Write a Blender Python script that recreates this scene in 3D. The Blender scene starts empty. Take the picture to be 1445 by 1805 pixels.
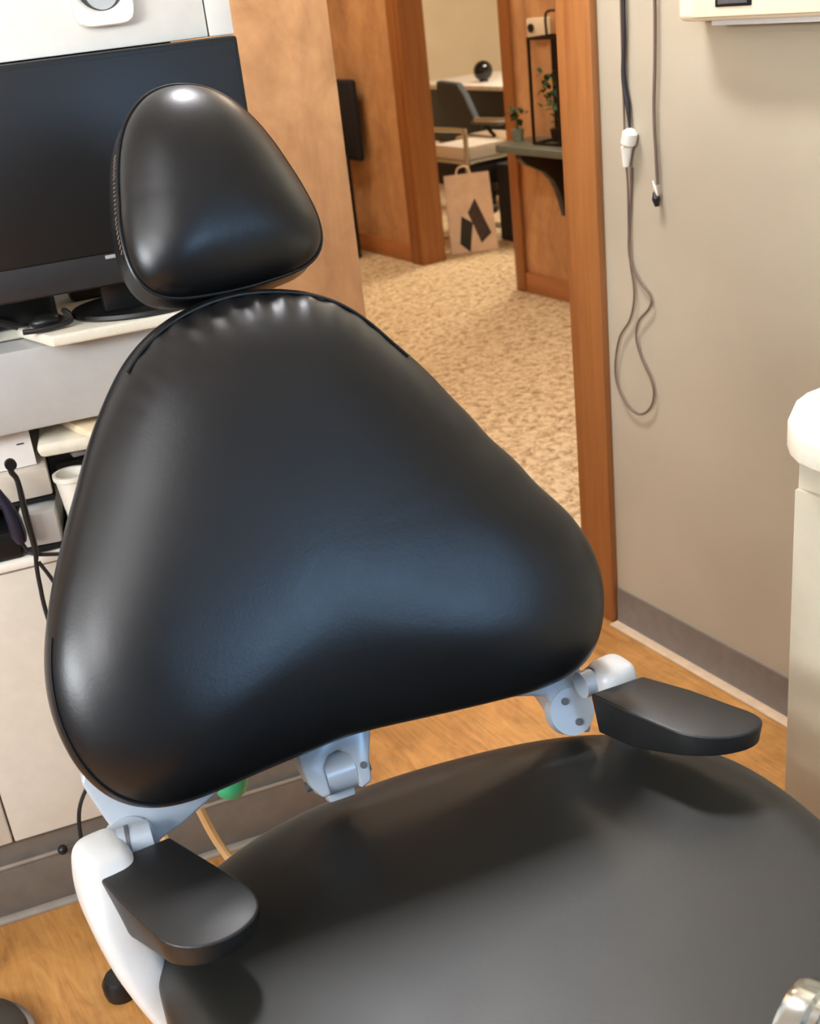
import bpy, bmesh, math, random
import numpy as np
from mathutils import Vector, Matrix
random.seed(7)
S = bpy.context.scene
COL = S.collection

# ---------------------------------------------------------------- camera
def cam_axes(p, r, y):
    f = Vector((math.sin(y)*math.cos(p), math.cos(y)*math.cos(p), -math.sin(p)))
    rt = Vector((math.cos(y), -math.sin(y), 0)); up = rt.cross(f)
    return rt*math.cos(r)+up*math.sin(r), -rt*math.sin(r)+up*math.cos(r), f
rt, up, fw = cam_axes(0.428913, -0.117302, 0.505082)
cd = bpy.data.cameras.new('camera'); cam = bpy.data.objects.new('camera', cd); COL.objects.link(cam)
cd.sensor_fit = 'HORIZONTAL'; cd.sensor_width = 36; cd.lens = 36*2050/1445; cd.clip_start = .02
cam.matrix_world = Matrix(((rt.x, up.x, -fw.x, 0), (rt.y, up.y, -fw.y, 0), (rt.z, up.z, -fw.z, 1.4), (0, 0, 0, 1)))
cd.dof.use_dof = True; cd.dof.focus_distance = 1.4; cd.dof.aperture_fstop = 11
S.camera = cam
# ---------------------------------------------------------------- view, world, light levels
S.view_settings.view_transform = 'Standard'; S.view_settings.look = 'None'
S.view_settings.gamma = 1; S.view_settings.use_curve_mapping = False
S.view_settings.exposure = 0.2
W = bpy.data.worlds.new('world'); S.world = W; W.use_nodes = True
W.node_tree.nodes['Background'].inputs[0].default_value = (.55, .75, 1, 1)
W.node_tree.nodes['Background'].inputs[1].default_value = 1.5
TROFFER = 5.0          # emission of the added, unseen ceiling panel in the treatment room
HALL = 13.5
ADDED_WINDOW = 16            # watts of the blue light added behind the camera for reflections

def area(name, loc, rot, sx, sy, power, color):
    l = bpy.data.lights.new(name, 'AREA'); l.shape = 'RECTANGLE'; l.size = sx; l.size_y = sy
    l.energy = power; l.color = color
    o = bpy.data.objects.new(name, l); COL.objects.link(o); o.location = loc; o.rotation_euler = rot
    return o
area('added_window_light', (.80, -1.66, 1.80), (math.radians(90), 0, 0), .66, .66, ADDED_WINDOW, (.35, .62, 1))  # unseen source, added to put blue reflections on the black vinyl

area('added_window_light', (-2.56, .4, 1.9), (0, math.radians(-90), 0), .5, 1.3, 84, (.95, .98, 1))  # unseen side source, added for pale highlights along the chair's left edge

# ---------------------------------------------------------------- materials
def srgb(c):
    return tuple(((x/255/12.92) if x/255 <= .04045 else ((x/255+.055)/1.055)**2.4) for x in c)
class Mat:
    def __init__(s, name, col, rough=.5, metal=0, spec=.5, coat=0):
        s.m = bpy.data.materials.new(name); s.m.use_nodes = True
        s.nt = s.m.node_tree; s.b = s.nt.nodes['Principled BSDF']
        s.b.inputs['Base Color'].default_value = (*srgb(col), 1)
        s.b.inputs['Roughness'].default_value = rough; s.b.inputs['Metallic'].default_value = metal
        s.b.inputs['Specular IOR Level'].default_value = spec
        if coat: s.b.inputs['Coat Weight'].default_value = coat
        s.tc = s.nt.nodes.new('ShaderNodeTexCoord'); s.coord = s.tc.outputs['Object']
    def n(s, t, **k):
        x = s.nt.nodes.new(t)
        for a, v in k.items():
            if a in x.inputs: x.inputs[a].default_value = v
            else: setattr(x, a, v)
        return x
    def l(s, a, b): s.nt.links.new(a, b)
    def mapping(s, scale, rot=(0, 0, 0)):
        m = s.n('ShaderNodeMapping'); m.inputs['Scale'].default_value = scale; m.inputs['Rotation'].default_value = rot
        s.l(s.coord, m.inputs[0]); return m.outputs[0]
    def noise(s, scale, detail=4, rough=.6, vec=None, dist=0):
        x = s.n('ShaderNodeTexNoise'); x.inputs['Scale'].default_value = scale; x.inputs['Detail'].default_value = detail
        x.inputs['Roughness'].default_value = rough; x.inputs['Distortion'].default_value = dist
        s.l(vec if vec is not None else s.coord, x.inputs['Vector']); return x.outputs['Fac']
    def ramp(s, fac, stops):
        r = s.n('ShaderNodeValToRGB'); e = r.color_ramp.elements
        while len(e) < len(stops): e.new(.5)
        for el, (p, c) in zip(e, stops): el.position = p; el.color = (*srgb(c), 1)
        s.l(fac, r.inputs[0]); return r.outputs[0]
    def mix(s, a, b, fac, mode='MIX'):
        x = s.n('ShaderNodeMix', data_type='RGBA', blend_type=mode)
        for v, i in ((fac, 0), (a, 6), (b, 7)):
            if hasattr(v, 'node'): s.l(v, x.inputs[i])
            elif i == 0: x.inputs[0].default_value = v
            else: x.inputs[i].default_value = (*srgb(v), 1)
        return x.outputs[2]
    def color(s, c): s.l(c, s.b.inputs['Base Color']); return s
    def bump(s, h, strength=.2, dist=.002):
        b = s.n('ShaderNodeBump'); b.inputs['Strength'].default_value = strength; b.inputs['Distance'].default_value = dist
        s.l(h, b.inputs['Height']); s.l(b.outputs[0], s.b.inputs['Normal']); return s
def plain(name, col, rough=.5, metal=0, spec=.5, var=.06, scale=30, bump=.05):
    m = Mat(name, col, rough, metal, spec)
    f = m.noise(scale, 3)
    d = tuple(max(0, x*(1-var)) for x in col); u = tuple(min(255, x*(1+var*.6)) for x in col)
    m.color(m.ramp(f, [(.3, d), (.7, u)])); m.bump(f, bump, .001)
    return m.m

def leather(name, col, rough, spec=.5):
    m = Mat(name, col, rough, 0, spec)
    g = m.noise(9, 4)
    v = m.n('ShaderNodeTexVoronoi'); v.inputs['Scale'].default_value = 900; m.l(m.coord, v.inputs['Vector'])
    f = m.noise(300, 3)
    r = m.n('ShaderNodeMapRange'); r.inputs['To Min'].default_value = rough-.05; r.inputs['To Max'].default_value = rough+.07
    m.l(g, r.inputs[0]); m.l(r.outputs[0], m.b.inputs['Roughness'])
    w = m.noise(38, 2)
    a = m.n('ShaderNodeMath', operation='MULTIPLY_ADD'); m.l(w, a.inputs[0]); a.inputs[1].default_value = .8; m.l(f, a.inputs[2])
    m.bump(a.outputs[0], .09, .0012)
    return m.m
LEATHER = leather('black_vinyl', (13, 14, 16), .34)
SEATLEATHER = leather('worn_black_vinyl', (28, 28, 25), .43, .55)
ARMBLACK = leather('black_urethane', (24, 24, 24), .42)

def woodtrim(name, base, dark, axis='Z'):
    m = Mat(name, base, .42)
    sc = (28, 28, 1.3) if axis == 'Z' else (28, 1.3, 28)
    f = m.noise(1.5, 5, .6, m.mapping(sc), 1.0)
    m.color(m.ramp(f, [(.25, dark), (.75, base)])); m.bump(f, .06, .001)
    return m.m
TRIM = woodtrim('oak_trim', (166, 110, 60), (140, 86, 42))
TRIMH = woodtrim('oak_baseboard', (186, 126, 74), (162, 102, 56), 'Y')

def faux():
    m = Mat('mottled_tan_paint', (200, 156, 112), .55)
    a = m.noise(2.6, 6, .62, m.mapping((1, 1, .55)), 1.6)
    b = m.noise(9, 4, .6, None, .8)
    c1 = m.ramp(a, [(.3, (156, 110, 70)), (.5, (200, 150, 102)), (.7, (220, 172, 118))])
    c2 = m.ramp(b, [(.35, (168, 126, 84)), (.65, (212, 168, 118))])
    m.color(m.mix(c1, c2, .35)); m.bump(b, .05, .002)
    return m.m
TAN = faux()
BEIGE = plain('beige_wall_paint', (170, 160, 140), .6, var=.025, scale=3)
BLUEGREY = plain('added_blue_grey_wall', (84, 94, 108), .6, var=.025, scale=3)  # colour put on the unseen walls to darken what the vinyl reflects
CREAMWALL = plain('cream_office_paint', (226, 212, 184), .6, var=.02, scale=3)
CEILM = plain('ceiling_tile', (225, 222, 214), .8, scale=60)

def woodfloor():
    m = Mat('plank_floor', (190, 130, 66), .38)
    m.coord = m.mapping((1, 1, 1), (0, 0, math.radians(90)))
    br = m.n('ShaderNodeTexBrick'); m.l(m.coord, br.inputs['Vector'])
    br.inputs['Scale'].default_value = 1; br.inputs['Brick Width'].default_value = 1.2; br.inputs['Row Height'].default_value = .13
    br.inputs['Mortar Size'].default_value = .0006; br.offset = .37
    br.inputs['Color1'].default_value = (.47, .47, .47, 1); br.inputs['Color2'].default_value = (.55, .55, .55, 1); br.inputs['Mortar'].default_value = (.36, .36, .36, 1)
    mp = m.n('ShaderNodeMapping'); mp.inputs['Scale'].default_value = (3.5, 26, 3); m.l(m.coord, mp.inputs[0])
    g = m.noise(1.6, 8, .68, mp.outputs[0], 1.4)
    g2 = m.noise(7, 5, .6, None, 1.5)
    base = m.ramp(g, [(.28, (124, 80, 40)), (.5, (178, 126, 66)), (.72, (202, 154, 90))])
    spots = m.ramp(g2, [(.3, (112, 74, 40)), (.62, (196, 140, 78))])
    c = m.mix(base, spots, .38)
    c = m.mix(c, br.outputs['Color'], .55, 'OVERLAY')
    m.color(c); m.bump(g, .08, .001)
    return m.m
FLOORM = woodfloor()
def carpetm():
    m = Mat('speckled_carpet', (206, 178, 138), .95, 0, .1)
    a = m.noise(34, 3, .65, None, .8); b = m.noise(110, 2)
    c = m.ramp(a, [(.34, (128, 104, 76)), (.45, (190, 162, 124)), (.6, (228, 208, 172))])
    c2 = m.ramp(b, [(.35, (156, 130, 98)), (.65, (226, 206, 170))])
    m.color(m.mix(c, c2, .3)); m.bump(a, .7, .01)
    return m.m
CARPETM = carpetm()
WHITE = plain('white_laminate', (246, 242, 232), .35, var=.015)
CREAM = plain('off_white_laminate', (214, 206, 192), .4, var=.02)
GREYLAM = plain('light_grey_laminate', (196, 196, 194), .4, var=.02)
COUNTER = plain('cream_countertop', (232, 226, 208), .28, var=.02, scale=200)
TOE = plain('grey_rubber_base', (112, 103, 94), .6, var=.05)
TOEL = plain('grey_rubber_lip', (150, 142, 132), .5, var=.05)
FILLM = plain('dark_filler', (28, 28, 30), .8)
SHOE = plain('pale_shoe_moulding', (205, 180, 150), .5)
SCREEN = plain('black_screen', (22, 23, 25), .42, var=.02)
BLACKP = plain('black_plastic', (18, 19, 20), .4)
GREYP = plain('grey_plastic', (88, 90, 92), .45)
WHITEP = plain('white_plastic', (232, 228, 216), .35, var=.02)
CREAMP = plain('cream_plastic', (238, 228, 200), .35, var=.02)
PAINTM = plain('light_grey_painted_metal', (176, 184, 192), .3, .15, .6, var=.02)
SHELLW = plain('white_painted_metal', (208, 207, 204), .3, 0, .6, var=.02)
STEEL = plain('brushed_steel', (186, 188, 190), .3, 1, var=.03)
CHROME = plain('polished_chrome', (190, 194, 192), .16, 1, var=.01, bump=.01)
DARKMETAL = plain('dark_bronze_metal', (46, 34, 26), .5, .6)
CORDG = plain('grey_brown_cord', (104, 84, 74), .5)
CORDB = plain('black_cord', (26, 26, 30), .5)
LEDGE = plain('green_grey_ledge', (104, 112, 100), .35, var=.08, scale=15)
GREEN = plain('green_leaf', (40, 82, 50), .5, var=.3, scale=60)
MOSS = plain('olive_leaf', (92, 98, 52), .6, var=.3, scale=60)
TEAL = plain('green_plastic', (52, 170, 122), .4)
TANHOSE = plain('tan_hose', (190, 150, 100), .5)
GREYFAB = plain('dark_grey_mesh_fabric', (62, 68, 70), .7, var=.1, scale=200)
DARKFAB = plain('black_fabric', (20, 20, 24), .8, var=.1)
PAPER = plain('white_paper', (238, 232, 228), .7, var=.02)
PINKPAPER = plain('cream_pink_paper', (232, 208, 184), .7, var=.05, scale=12)
PRINT = plain('dark_brown_print', (66, 54, 52), .7, var=.25, scale=40)
PRINTD = plain('dark_grey_print', (44, 44, 42), .7, var=.1, scale=40)
WOODTAN = plain('tan_desk_wood', (170, 130, 92), .5, var=.1, scale=20)
GLOSSBLACK = plain('gloss_black', (12, 12, 12), .08, 0, .6)
STITCH = plain('grey_thread', (120, 104, 90), .7)
GLASSM = Mat('window_glass', (255, 255, 255), .02)
GLASSM.b.inputs['Transmission Weight'].default_value = 1; GLASSM = GLASSM.m
def emit(name, col, st):
    m = Mat(name, col, .5); m.b.inputs['Emission Color'].default_value = (*srgb(col), 1); m.b.inputs['Emission Strength'].default_value = st
    return m.m
EMROOM = emit('added_room_diffuser', (250, 251, 255), TROFFER)
EMNEAR = emit('lit_bright_diffuser', (250, 251, 255), 135)
EMLEFT = emit('added_left_diffuser', (250, 251, 255), 42)  # for the unseen panel added to highlight the cushions
EMHALL = emit('lit_hall_diffuser', (255, 236, 208), HALL)
EMOFF = emit('lit_office_diffuser', (255, 242, 222), HALL*2.6)

# ---------------------------------------------------------------- geometry helpers
class G:
    """collects shapes and links them as one mesh object"""
    def __init__(s): s.bm = bmesh.new()
    def _merge(s, b, M=None):
        if M is not None: bmesh.ops.transform(b, matrix=M, verts=b.verts)
        me = bpy.data.meshes.new('t'); b.to_mesh(me); s.bm.from_mesh(me); bpy.data.meshes.remove(me); b.free()
    def box(s, a, b, bev=0, M=None, seg=2):
        t = bmesh.new(); bmesh.ops.create_cube(t, size=1)
        for v in t.verts:
            v.co = Vector([(a[i]+b[i])/2+v.co[i]*abs(b[i]-a[i]) for i in range(3)])
        if bev: bmesh.ops.bevel(t, geom=t.edges[:], offset=bev, segments=seg, affect='EDGES', profile=.5)
        s._merge(t, M); return s
    def prism(s, pts, z0, z1, M=None, bev=0, top=None):
        """polygon in xy extruded z0..z1"""
        t = bmesh.new()
        lo = [t.verts.new((x, y, z0)) for x, y in pts]; q = top or pts
        hi = [t.verts.new((x, y, z1)) for x, y in q]
        t.faces.new(lo[::-1]); t.faces.new(hi); n = len(pts)
        for i in range(n): t.faces.new((lo[i], lo[(i+1) % n], hi[(i+1) % n], hi[i]))
        bmesh.ops.recalc_face_normals(t, faces=t.faces)
        if bev: bmesh.ops.bevel(t, geom=[e for e in t.edges], offset=bev, segments=3, affect='EDGES', profile=.5)
        s._merge(t, M); return s
    def tube(s, path, r, n=10, M=None, smooth=0, flat=1.0):
        P = [Vector(p) for p in path]
        if smooth: P = catmull(P, smooth)
        R = r if isinstance(r, (list, tuple)) else [r]*len(P)
        if len(R) != len(P): R = list(np.interp(np.linspace(0, 1, len(P)), np.linspace(0, 1, len(R)), R))
        t = bmesh.new(); rings = []
        ref = None
        for i, p in enumerate(P):
            d = (P[min(i+1, len(P)-1)]-P[max(i-1, 0)]).normalized()
            if ref is None: ref = d.orthogonal().normalized()
            ref = (ref-d*ref.dot(d)).normalized(); o = d.cross(ref)
            rings.append([t.verts.new(p+(ref*math.cos(a)+o*math.sin(a)*flat)*R[i]) for a in [2*math.pi*k/n for k in range(n)]])
        for a, b in zip(rings, rings[1:]):
            for k in range(n): t.faces.new((a[k], a[(k+1) % n], b[(k+1) % n], b[k]))
        t.faces.new(rings[0][::-1]); t.faces.new(rings[-1])
        s._merge(t, M); return s
    def cyl(s, p0, p1, r, r1=None, n=24):
        return s.tube([p0, p1], [r, r1 if r1 is not None else r], n)
    def lathe(s, prof, c=(0, 0, 0), n=28, M=None):
        t = bmesh.new(); rings = []
        for r, z in prof:
            rings.append([t.verts.new((c[0]+max(r, 1e-5)*math.cos(2*math.pi*k/n), c[1]+max(r, 1e-5)*math.sin(2*math.pi*k/n), c[2]+z)) for k in range(n)])
        for a, b in zip(rings, rings[1:]):
            for k in range(n): t.faces.new((a[k], a[(k+1) % n], b[(k+1) % n], b[k]))
        t.faces.new(rings[0][::-1]); t.faces.new(rings[-1])
        bmesh.ops.recalc_face_normals(t, faces=t.faces)
        s._merge(t, M); return s
    def ball(s, c, r, sc=(1, 1, 1), M=None):
        t = bmesh.new(); bmesh.ops.create_uvsphere(t, u_segments=24, v_segments=16, radius=r)
        for v in t.verts: v.co = Vector([c[i]+v.co[i]*sc[i] for i in range(3)])
        s._merge(t, M); return s
    def faces(s, V, F, M=None):
        t = bmesh.new(); vs = [t.verts.new(v) for v in V]
        for f in F: t.faces.new([vs[i] for i in f])
        bmesh.ops.recalc_face_normals(t, faces=t.faces); s._merge(t, M); return s
    def done(s, name, mat, parent=None, M=None, ang=35, label=None):
        if M is not None: bmesh.ops.transform(s.bm, matrix=M, verts=s.bm.verts)
        if parent is not None:
            bmesh.ops.translate(s.bm, verts=s.bm.verts, vec=-Vector(root_loc(parent)))
        me = bpy.data.meshes.new(name); s.bm.to_mesh(me); s.bm.free()
        me.materials.append(mat); me.shade_smooth(); me.set_sharp_from_angle(angle=math.radians(ang))
        o = bpy.data.objects.new(name, me); COL.objects.link(o)
        if parent is not None: o.parent = parent
        if label: o['label'] = label
        return o
def root_loc(o):
    v = Vector((0, 0, 0))
    while o is not None: v += o.location; o = o.parent
    return v
def catmull(P, k):
    out = []
    for i in range(len(P)-1):
        a, b, c, d = P[max(i-1, 0)], P[i], P[i+1], P[min(i+2, len(P)-1)]
        for j in range(k):
            t = j/k
            out.append(.5*((2*b)+(c-a)*t+(2*a-5*b+4*c-d)*t*t+(3*b-a-3*c+d)*t**3))
    out.append(P[-1]); return out
def thing(name, label, cat, loc, group=None):
    o = bpy.data.objects.new(name, None); o.empty_display_size = .05; COL.objects.link(o)
    o.location = loc; o['label'] = label; o['category'] = cat
    if group: o['group'] = group
    return o
def tag(o, label, cat, group=None, kind=None):
    o['label'] = label; o['category'] = cat
    if group: o['group'] = group
    if kind: o['kind'] = kind
    return o
def struct(name, g, mat, label=None):
    o = g.done(name, mat); o['kind'] = 'structure'
    if label: o['label'] = label
    return o
def basis(P, U, V, N):
    U, V, N = Vector(U), Vector(V), Vector(N)
    return Matrix(((U.x, V.x, N.x, P[0]), (U.y, V.y, N.y, P[1]), (U.z, V.z, N.z, P[2]), (0, 0, 0, 1)))

# ---------------------------------------------------------------- room shell
CH = 2.6
struct('floor', G().box((-3.7, -1.7, -.05), (1.56, 2.6, 0)), FLOORM)
struct('floor_hall', G().box((1.56, -.5, -.05), (7.0, 8.5, 0)).box((-2.2, 2.6, -.05), (1.56, 8.5, 0)), CARPETM)
struct('ceiling', G().box((-3.7, -1.7, CH), (7.0, 8.5, CH+.05)), CEILM)
struct('wall_right', G().box((1.52, -1.7, 0), (1.64, 1.87, CH)).box((1.52, 1.87, 2.12), (1.64, 2.45, CH)), BEIGE)
struct('wall_left', G().box((-2.7, -1.7, 0), (-2.6, -.4, CH)).box((-2.7, 1.2, 0), (-2.6, 2.45, CH)).box((-2.7, -.4, 0), (-2.6, 1.2, 1.58)).box((-2.7, -.4, 2.22), (-2.6, 1.2, CH)), BLUEGREY)
struct('added_window_2', G().box((-2.68, -.4, 1.58), (-2.62, -.36, 2.22)).box((-2.68, 1.16, 1.58), (-2.62, 1.2, 2.22)).box((-2.68, -.36, 1.58), (-2.62, 1.16, 1.62)).box((-2.68, -.36, 2.18), (-2.62, 1.16, 2.22)), WHITE)  # unseen window, added around the side highlight source
struct('wall_back', G().box((-2.7, -1.8, 0), (.45, -1.7, CH)).box((1.15, -1.8, 0), (1.64, -1.7, CH))
       .box((.45, -1.8, 0), (1.15, -1.7, 1.45)).box((.45, -1.8, 2.15), (1.15, -1.7, CH)), BLUEGREY)
wn = G().box((.45, -1.78, 1.45), (.48, -1.72, 2.15)).box((1.12, -1.78, 1.45), (1.15, -1.72, 2.15)).box((.48, -1.78, 1.45), (1.12, -1.72, 1.48)).box((.48, -1.78, 2.12), (1.12, -1.72, 2.15))
struct('added_window_1', wn, WHITE)  # unseen window, added around the blue reflection source
# tan partition: its face looks into the room, its far side runs down the hall
struct('wall_partition', G().prism([(-3.6, 2.45), (1.297, 2.45), (1.297, 8.4), (1.18, 8.4), (1.18, 2.57), (-3.6, 2.57)], 0, CH), TAN)
struct('wall_hall', G().box((3.2, -.4, 0), (3.31, 4.44, CH)).box((3.2, 5.35, 0), (3.31, 8.4, CH)).box((3.2, 4.44, 2.1), (3.31, 5.35, CH)), TAN)
struct('wall_hall_end', G().box((1.297, 8.3, 0), (3.2, 8.4, CH)), TAN)
struct('wall_hall_near', G().box((1.64, -.5, 0), (3.2, -.4, CH)), TAN)
struct('wall_office', G().box((6.4, 3.0, 0), (6.5, 8.4, CH)).box((3.31, 3.0, 0), (6.4, 3.1, CH)).box((3.31, 8.3, 0), (6.4, 8.4, CH)), CREAMWALL)
# baseboards
bp = [(0, 0), (-.012, 0), (-.010, .004), (-.006, .012), (-.005, .1), (0, .1)]
def base_y(name, x, y0, y1, mat, h=.1):
    t = G(); t.prism([(a, b*h/.1) for a, b in bp], y0, y1, M=Matrix(((1, 0, 0, x), (0, 0, 1, 0), (0, 1, 0, 0), (0, 0, 0, 1))))
    return struct(name, t, mat)
base_y('baseboard_right', 1.52, -1.69, 1.812, TOE, .09)
struct('trim_floor_right', G().box((1.488, -1.69, 0), (1.519, 1.812, .006), .002), SHOE)
struct('baseboard_hall', G().box((3.186, 5.40, 0), (3.2, 8.3, .095), .003).box((3.186, -.4, 0), (3.2, 4.385, .095), .003), TRIMH)
# door casing of the treatment room (profiled oak)
struct('trim_1', G().box((1.502, 1.815, 0), (1.525, 1.895, 2.19), .006).box((1.511, 1.868, 0), (1.66, 1.93, 2.12), .004), TRIM)
struct('trim_2', G().box((1.502, 1.815, 2.115), (1.525, 2.45, 2.19), .006), TRIM)
# office door casing and jambs
struct('trim_3', G().box((3.178, 5.325, 0), (3.2, 5.40, 2.15), .006), TRIM)
struct('trim_4', G().box((3.185, 5.29, 0), (3.33, 5.352, 2.1), .004), TRIM)
struct('trim_5', G().box((3.178, 4.385, 0), (3.2, 4.455, 2.15), .006).box((3.19, 4.437, 0), (3.33, 4.465, 2.1), .004), TRIM)
struct('trim_6', G().box((3.178, 4.385, 2.09), (3.2, 5.40, 2.16), .006), TRIM)
# ceiling lights
def troffer(x, y, sx, sy, em, label, group=None):
    t = thing('ceiling_light', label, 'ceiling light', (x, y, CH), group)
    G().box((x-sx/2, y-sy/2, CH-.03), (x-sx/2+.03, y+sy/2, CH)).box((x+sx/2-.03, y-sy/2, CH-.03), (x+sx/2, y+sy/2, CH)).box((x-sx/2+.03, y-sy/2, CH-.03), (x+sx/2-.03, y-sy/2+.03, CH)).box((x-sx/2+.03, y+sy/2-.03, CH-.03), (x+sx/2-.03, y+sy/2, CH)).done('frame', WHITE, t)
    G().box((x-sx/2+.03, y-sy/2+.03, CH-.02), (x+sx/2-.03, y+sy/2-.03, CH-.012)).done('diffuser', em, t)
troffer(.92, 1.87, .24, .6, EMNEAR, 'narrow bright white ceiling light panel above the black chair')
troffer(-.6, .1, .6, 1.2, EMROOM, 'long added ceiling light panel in the middle of the treatment room')  # unseen panel, added for room light and reflections
troffer(-1.9, -.5, .45, 1.2, EMLEFT, 'long added ceiling light panel nearest the left wall')  # unseen panel, added for the highlight on backrest and headrest
troffer(2.4, 2.9, .6, 1.2, EMHALL, 'warm ceiling light panel in the hall near the door')
troffer(2.3, 5.6, .6, 1.2, EMHALL, 'warm ceiling light panel farther down the hall')
troffer(4.9, 5.6, 1.2, .6, EMOFF, 'ceiling light panel in the far office')

# ---------------------------------------------------------------- the dental chair
BASE = Vector((.44, .78, 0))
chair = thing('dental_chair', 'black dental treatment chair with tilted headrest, backrest, two armrests and wide seat', 'dental chair', BASE)

def cushion(rad, c, P, U, V, N, g, crown, re, depth, ri=None, n=288, puck=None, flare=0):
    """upholstered pad: closed outline given as radii by angle around c, front pillow, rounded edge, gusset, back"""
    ri = ri or re
    m = len(rad); A = [2*math.pi*k/n-math.pi/2 for k in range(n)]
    R = []
    for k in range(n):
        x = k*m/n; i = int(x); f = x-i
        p = [rad[(i+j) % m] for j in (-1, 0, 1, 2)]
        R.append(.5*(2*p[1]+(p[2]-p[0])*f+(2*p[0]-5*p[1]+4*p[2]-p[3])*f*f+(3*p[1]-p[0]-3*p[2]+p[3])*f**3))
    for _ in range(3*n//48):
        R = [(R[k-1]+2*R[k]+R[(k+1) % n])/4 for k in range(n)]
    ds = [ri*x for x in (0, .012, .04, .09, .16, .26, .38, .52, .68, .84, 1, 1.2)]; RL = ri*1.2
    ss = [.85, .7, .55, .4, .26, .13, .05]
    t = bmesh.new(); rings = []
    def vert(k, d, w):
        r = R[k]-d; u = r*math.cos(A[k]); v = c+r*math.sin(A[k])
        return t.verts.new(Vector(P)+Vector(U)*u+Vector(V)*v+Vector(N)*(g(u, v)+w))
    def ed(d): d = min(d, ri); return re*(1-math.sqrt(max(0, 1-(1-d/ri)**2.3)))
    def fr(k, d):
        s = 1-d/R[k]; w = crown*(1-s*s)-ed(d)
        if puck: w += puck(A[k], d)
        return w
    for b in ((.035, depth), (.012-flare, depth), (.004-flare, depth-.003), (-flare, depth-.010), (-.001-flare*.5, depth*.6+re*.4)):
        rings.append([vert(k, b[0] if b[0] >= 0 else b[0], -b[1]) for k in range(n)])
    for d in ds: rings.append([vert(k, d, fr(k, d)) for k in range(n)])
    for s in ss:
        rings.append([vert(k, RL+(R[k]-RL)*(1-s), fr(k, RL+(R[k]-RL)*(1-s))) for k in range(n)])
    for a, b in zip(rings, rings[1:]):
        for k in range(n): t.faces.new((a[k], a[(k+1) % n], b[(k+1) % n], b[k]))
    cv = t.verts.new(Vector(P)+Vector(V)*c+Vector(N)*(g(0, c)+crown))
    for k in range(n): t.faces.new((rings[-1][k], rings[-1][(k+1) % n], cv))
    cb = t.verts.new(Vector(P)+Vector(V)*c+Vector(N)*(g(0, c)-depth))
    for k in range(n): t.faces.new((rings[0][(k+1) % n], rings[0][k], cb))
    bmesh.ops.recalc_face_normals(t, faces=t.faces)
    q = G(); q._merge(t)
    def pt(a, d, w):
        k = int(round((a+math.pi/2)/(2*math.pi)*n)) % n; r = R[k]-d
        u = r*math.cos(A[k]); v = c+r*math.sin(A[k])
        return Vector(P)+Vector(U)*u+Vector(V)*v+Vector(N)*(g(u, v)+w)
    return q, pt, fr, R

BR = [0.2037, 0.2041, 0.2123, 0.2218, 0.2402, 0.2657, 0.3007, 0.3249, 0.3292, 0.3235, 0.3084, 0.2862, 0.2664, 0.2534, 0.2427, 0.2391, 0.2368, 0.2402, 0.2456, 0.2535, 0.2668, 0.2783, 0.2842, 0.2866, 0.2886, 0.2877, 0.2849, 0.2796, 0.2712, 0.261, 0.2532, 0.2476, 0.2445, 0.2464, 0.2513, 0.2607, 0.2726, 0.2876, 0.3018, 0.3129, 0.3196, 0.3175, 0.2999, 0.2691, 0.2426, 0.225, 0.2135, 0.2055]
BP = (0.42694, 0.94622, 0.68); BU = (0.98768834, -0.15643447, 0.); BV = (0.07344153, 0.46369159, 0.88294759); BN = (-0.13812343, -0.87207704, 0.46947156)
BM = basis(BP, BU, BV, BN)
def puck(a, d):
    t = abs(a-math.pi/2-.02)
    if t > .75 or d > .05 or d < .001: return 0
    return .0026*math.cos(a*58)*(1-t/.75)*math.exp(-((d-.018)/.014)**2)
BPF = tuple(BP[i]+BN[i]*.056 for i in range(3))
BR = [x*(1.045 if 7 <= i <= 11 else 1.03 if 3 <= i <= 6 else 1.015 if i in (1, 2, 12, 13) else 1) for i, x in enumerate(BR)]
q, pt, fr_, _ = cushion(BR, .2, BPF, BU, BV, BN, lambda u, v: .25*u*u, .022, .056, .120, ri=.135, n=576, puck=puck)
back = q.done('backrest', LEATHER, chair, ang=60)
# top seam of the backrest and its lower left seam
seam = G()
seam.tube([pt(a, .010, fr_(0, .010)+.001) for a in np.linspace(math.pi/2-.75, math.pi/2+.55, 90)], .0016, 8)
seam.done('piping', LEATHER, chair); seam = G()
seam.tube([pt(a, .006, fr_(0, .006)+.0008) for a in np.linspace(-math.pi*.98, -math.pi*.6, 60)], .0013, 8)
seam.done('piping', LEATHER, chair)

HRr = [0.1, 0.1009, 0.1021, 0.1059, 0.1109, 0.1179, 0.124, 0.1262, 0.1231, 0.1167, 0.1102, 0.1039, 0.1001, 0.0969, 0.0954, 0.0959, 0.097, 0.0996, 0.103, 0.107, 0.1118, 0.1162, 0.1203, 0.1228, 0.1243, 0.1247, 0.1237, 0.1205, 0.1166, 0.1121, 0.1075, 0.1035, 0.1006, 0.0987, 0.0984, 0.0988, 0.102, 0.1057, 0.1107, 0.1168, 0.1229, 0.1272, 0.1263, 0.12, 0.1132, 0.1072, 0.1035, 0.1012]
HP = (0.47262, 1.16889, 1.12617); HU = (0.99904822, -0.04361939, 0.); HV = (0.01912148, 0.43795391, 0.89879405); HN = (-0.03920485, -0.89793859, 0.43837115)
HPF = tuple(HP[i]+HN[i]*.022 for i in range(3))
HM = basis(HP, HU, HV, HN)
q, pt, fr_, R_ = cushion([x*1.01 for x in HRr], .092, HPF, HU, HV, HN, lambda u, v: .0*u*u, .022, .026, .072, ri=.065, n=288, flare=.004)
FL=1
head = q.done('headrest', LEATHER, chair, ang=60)
w0 = -.026
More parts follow.
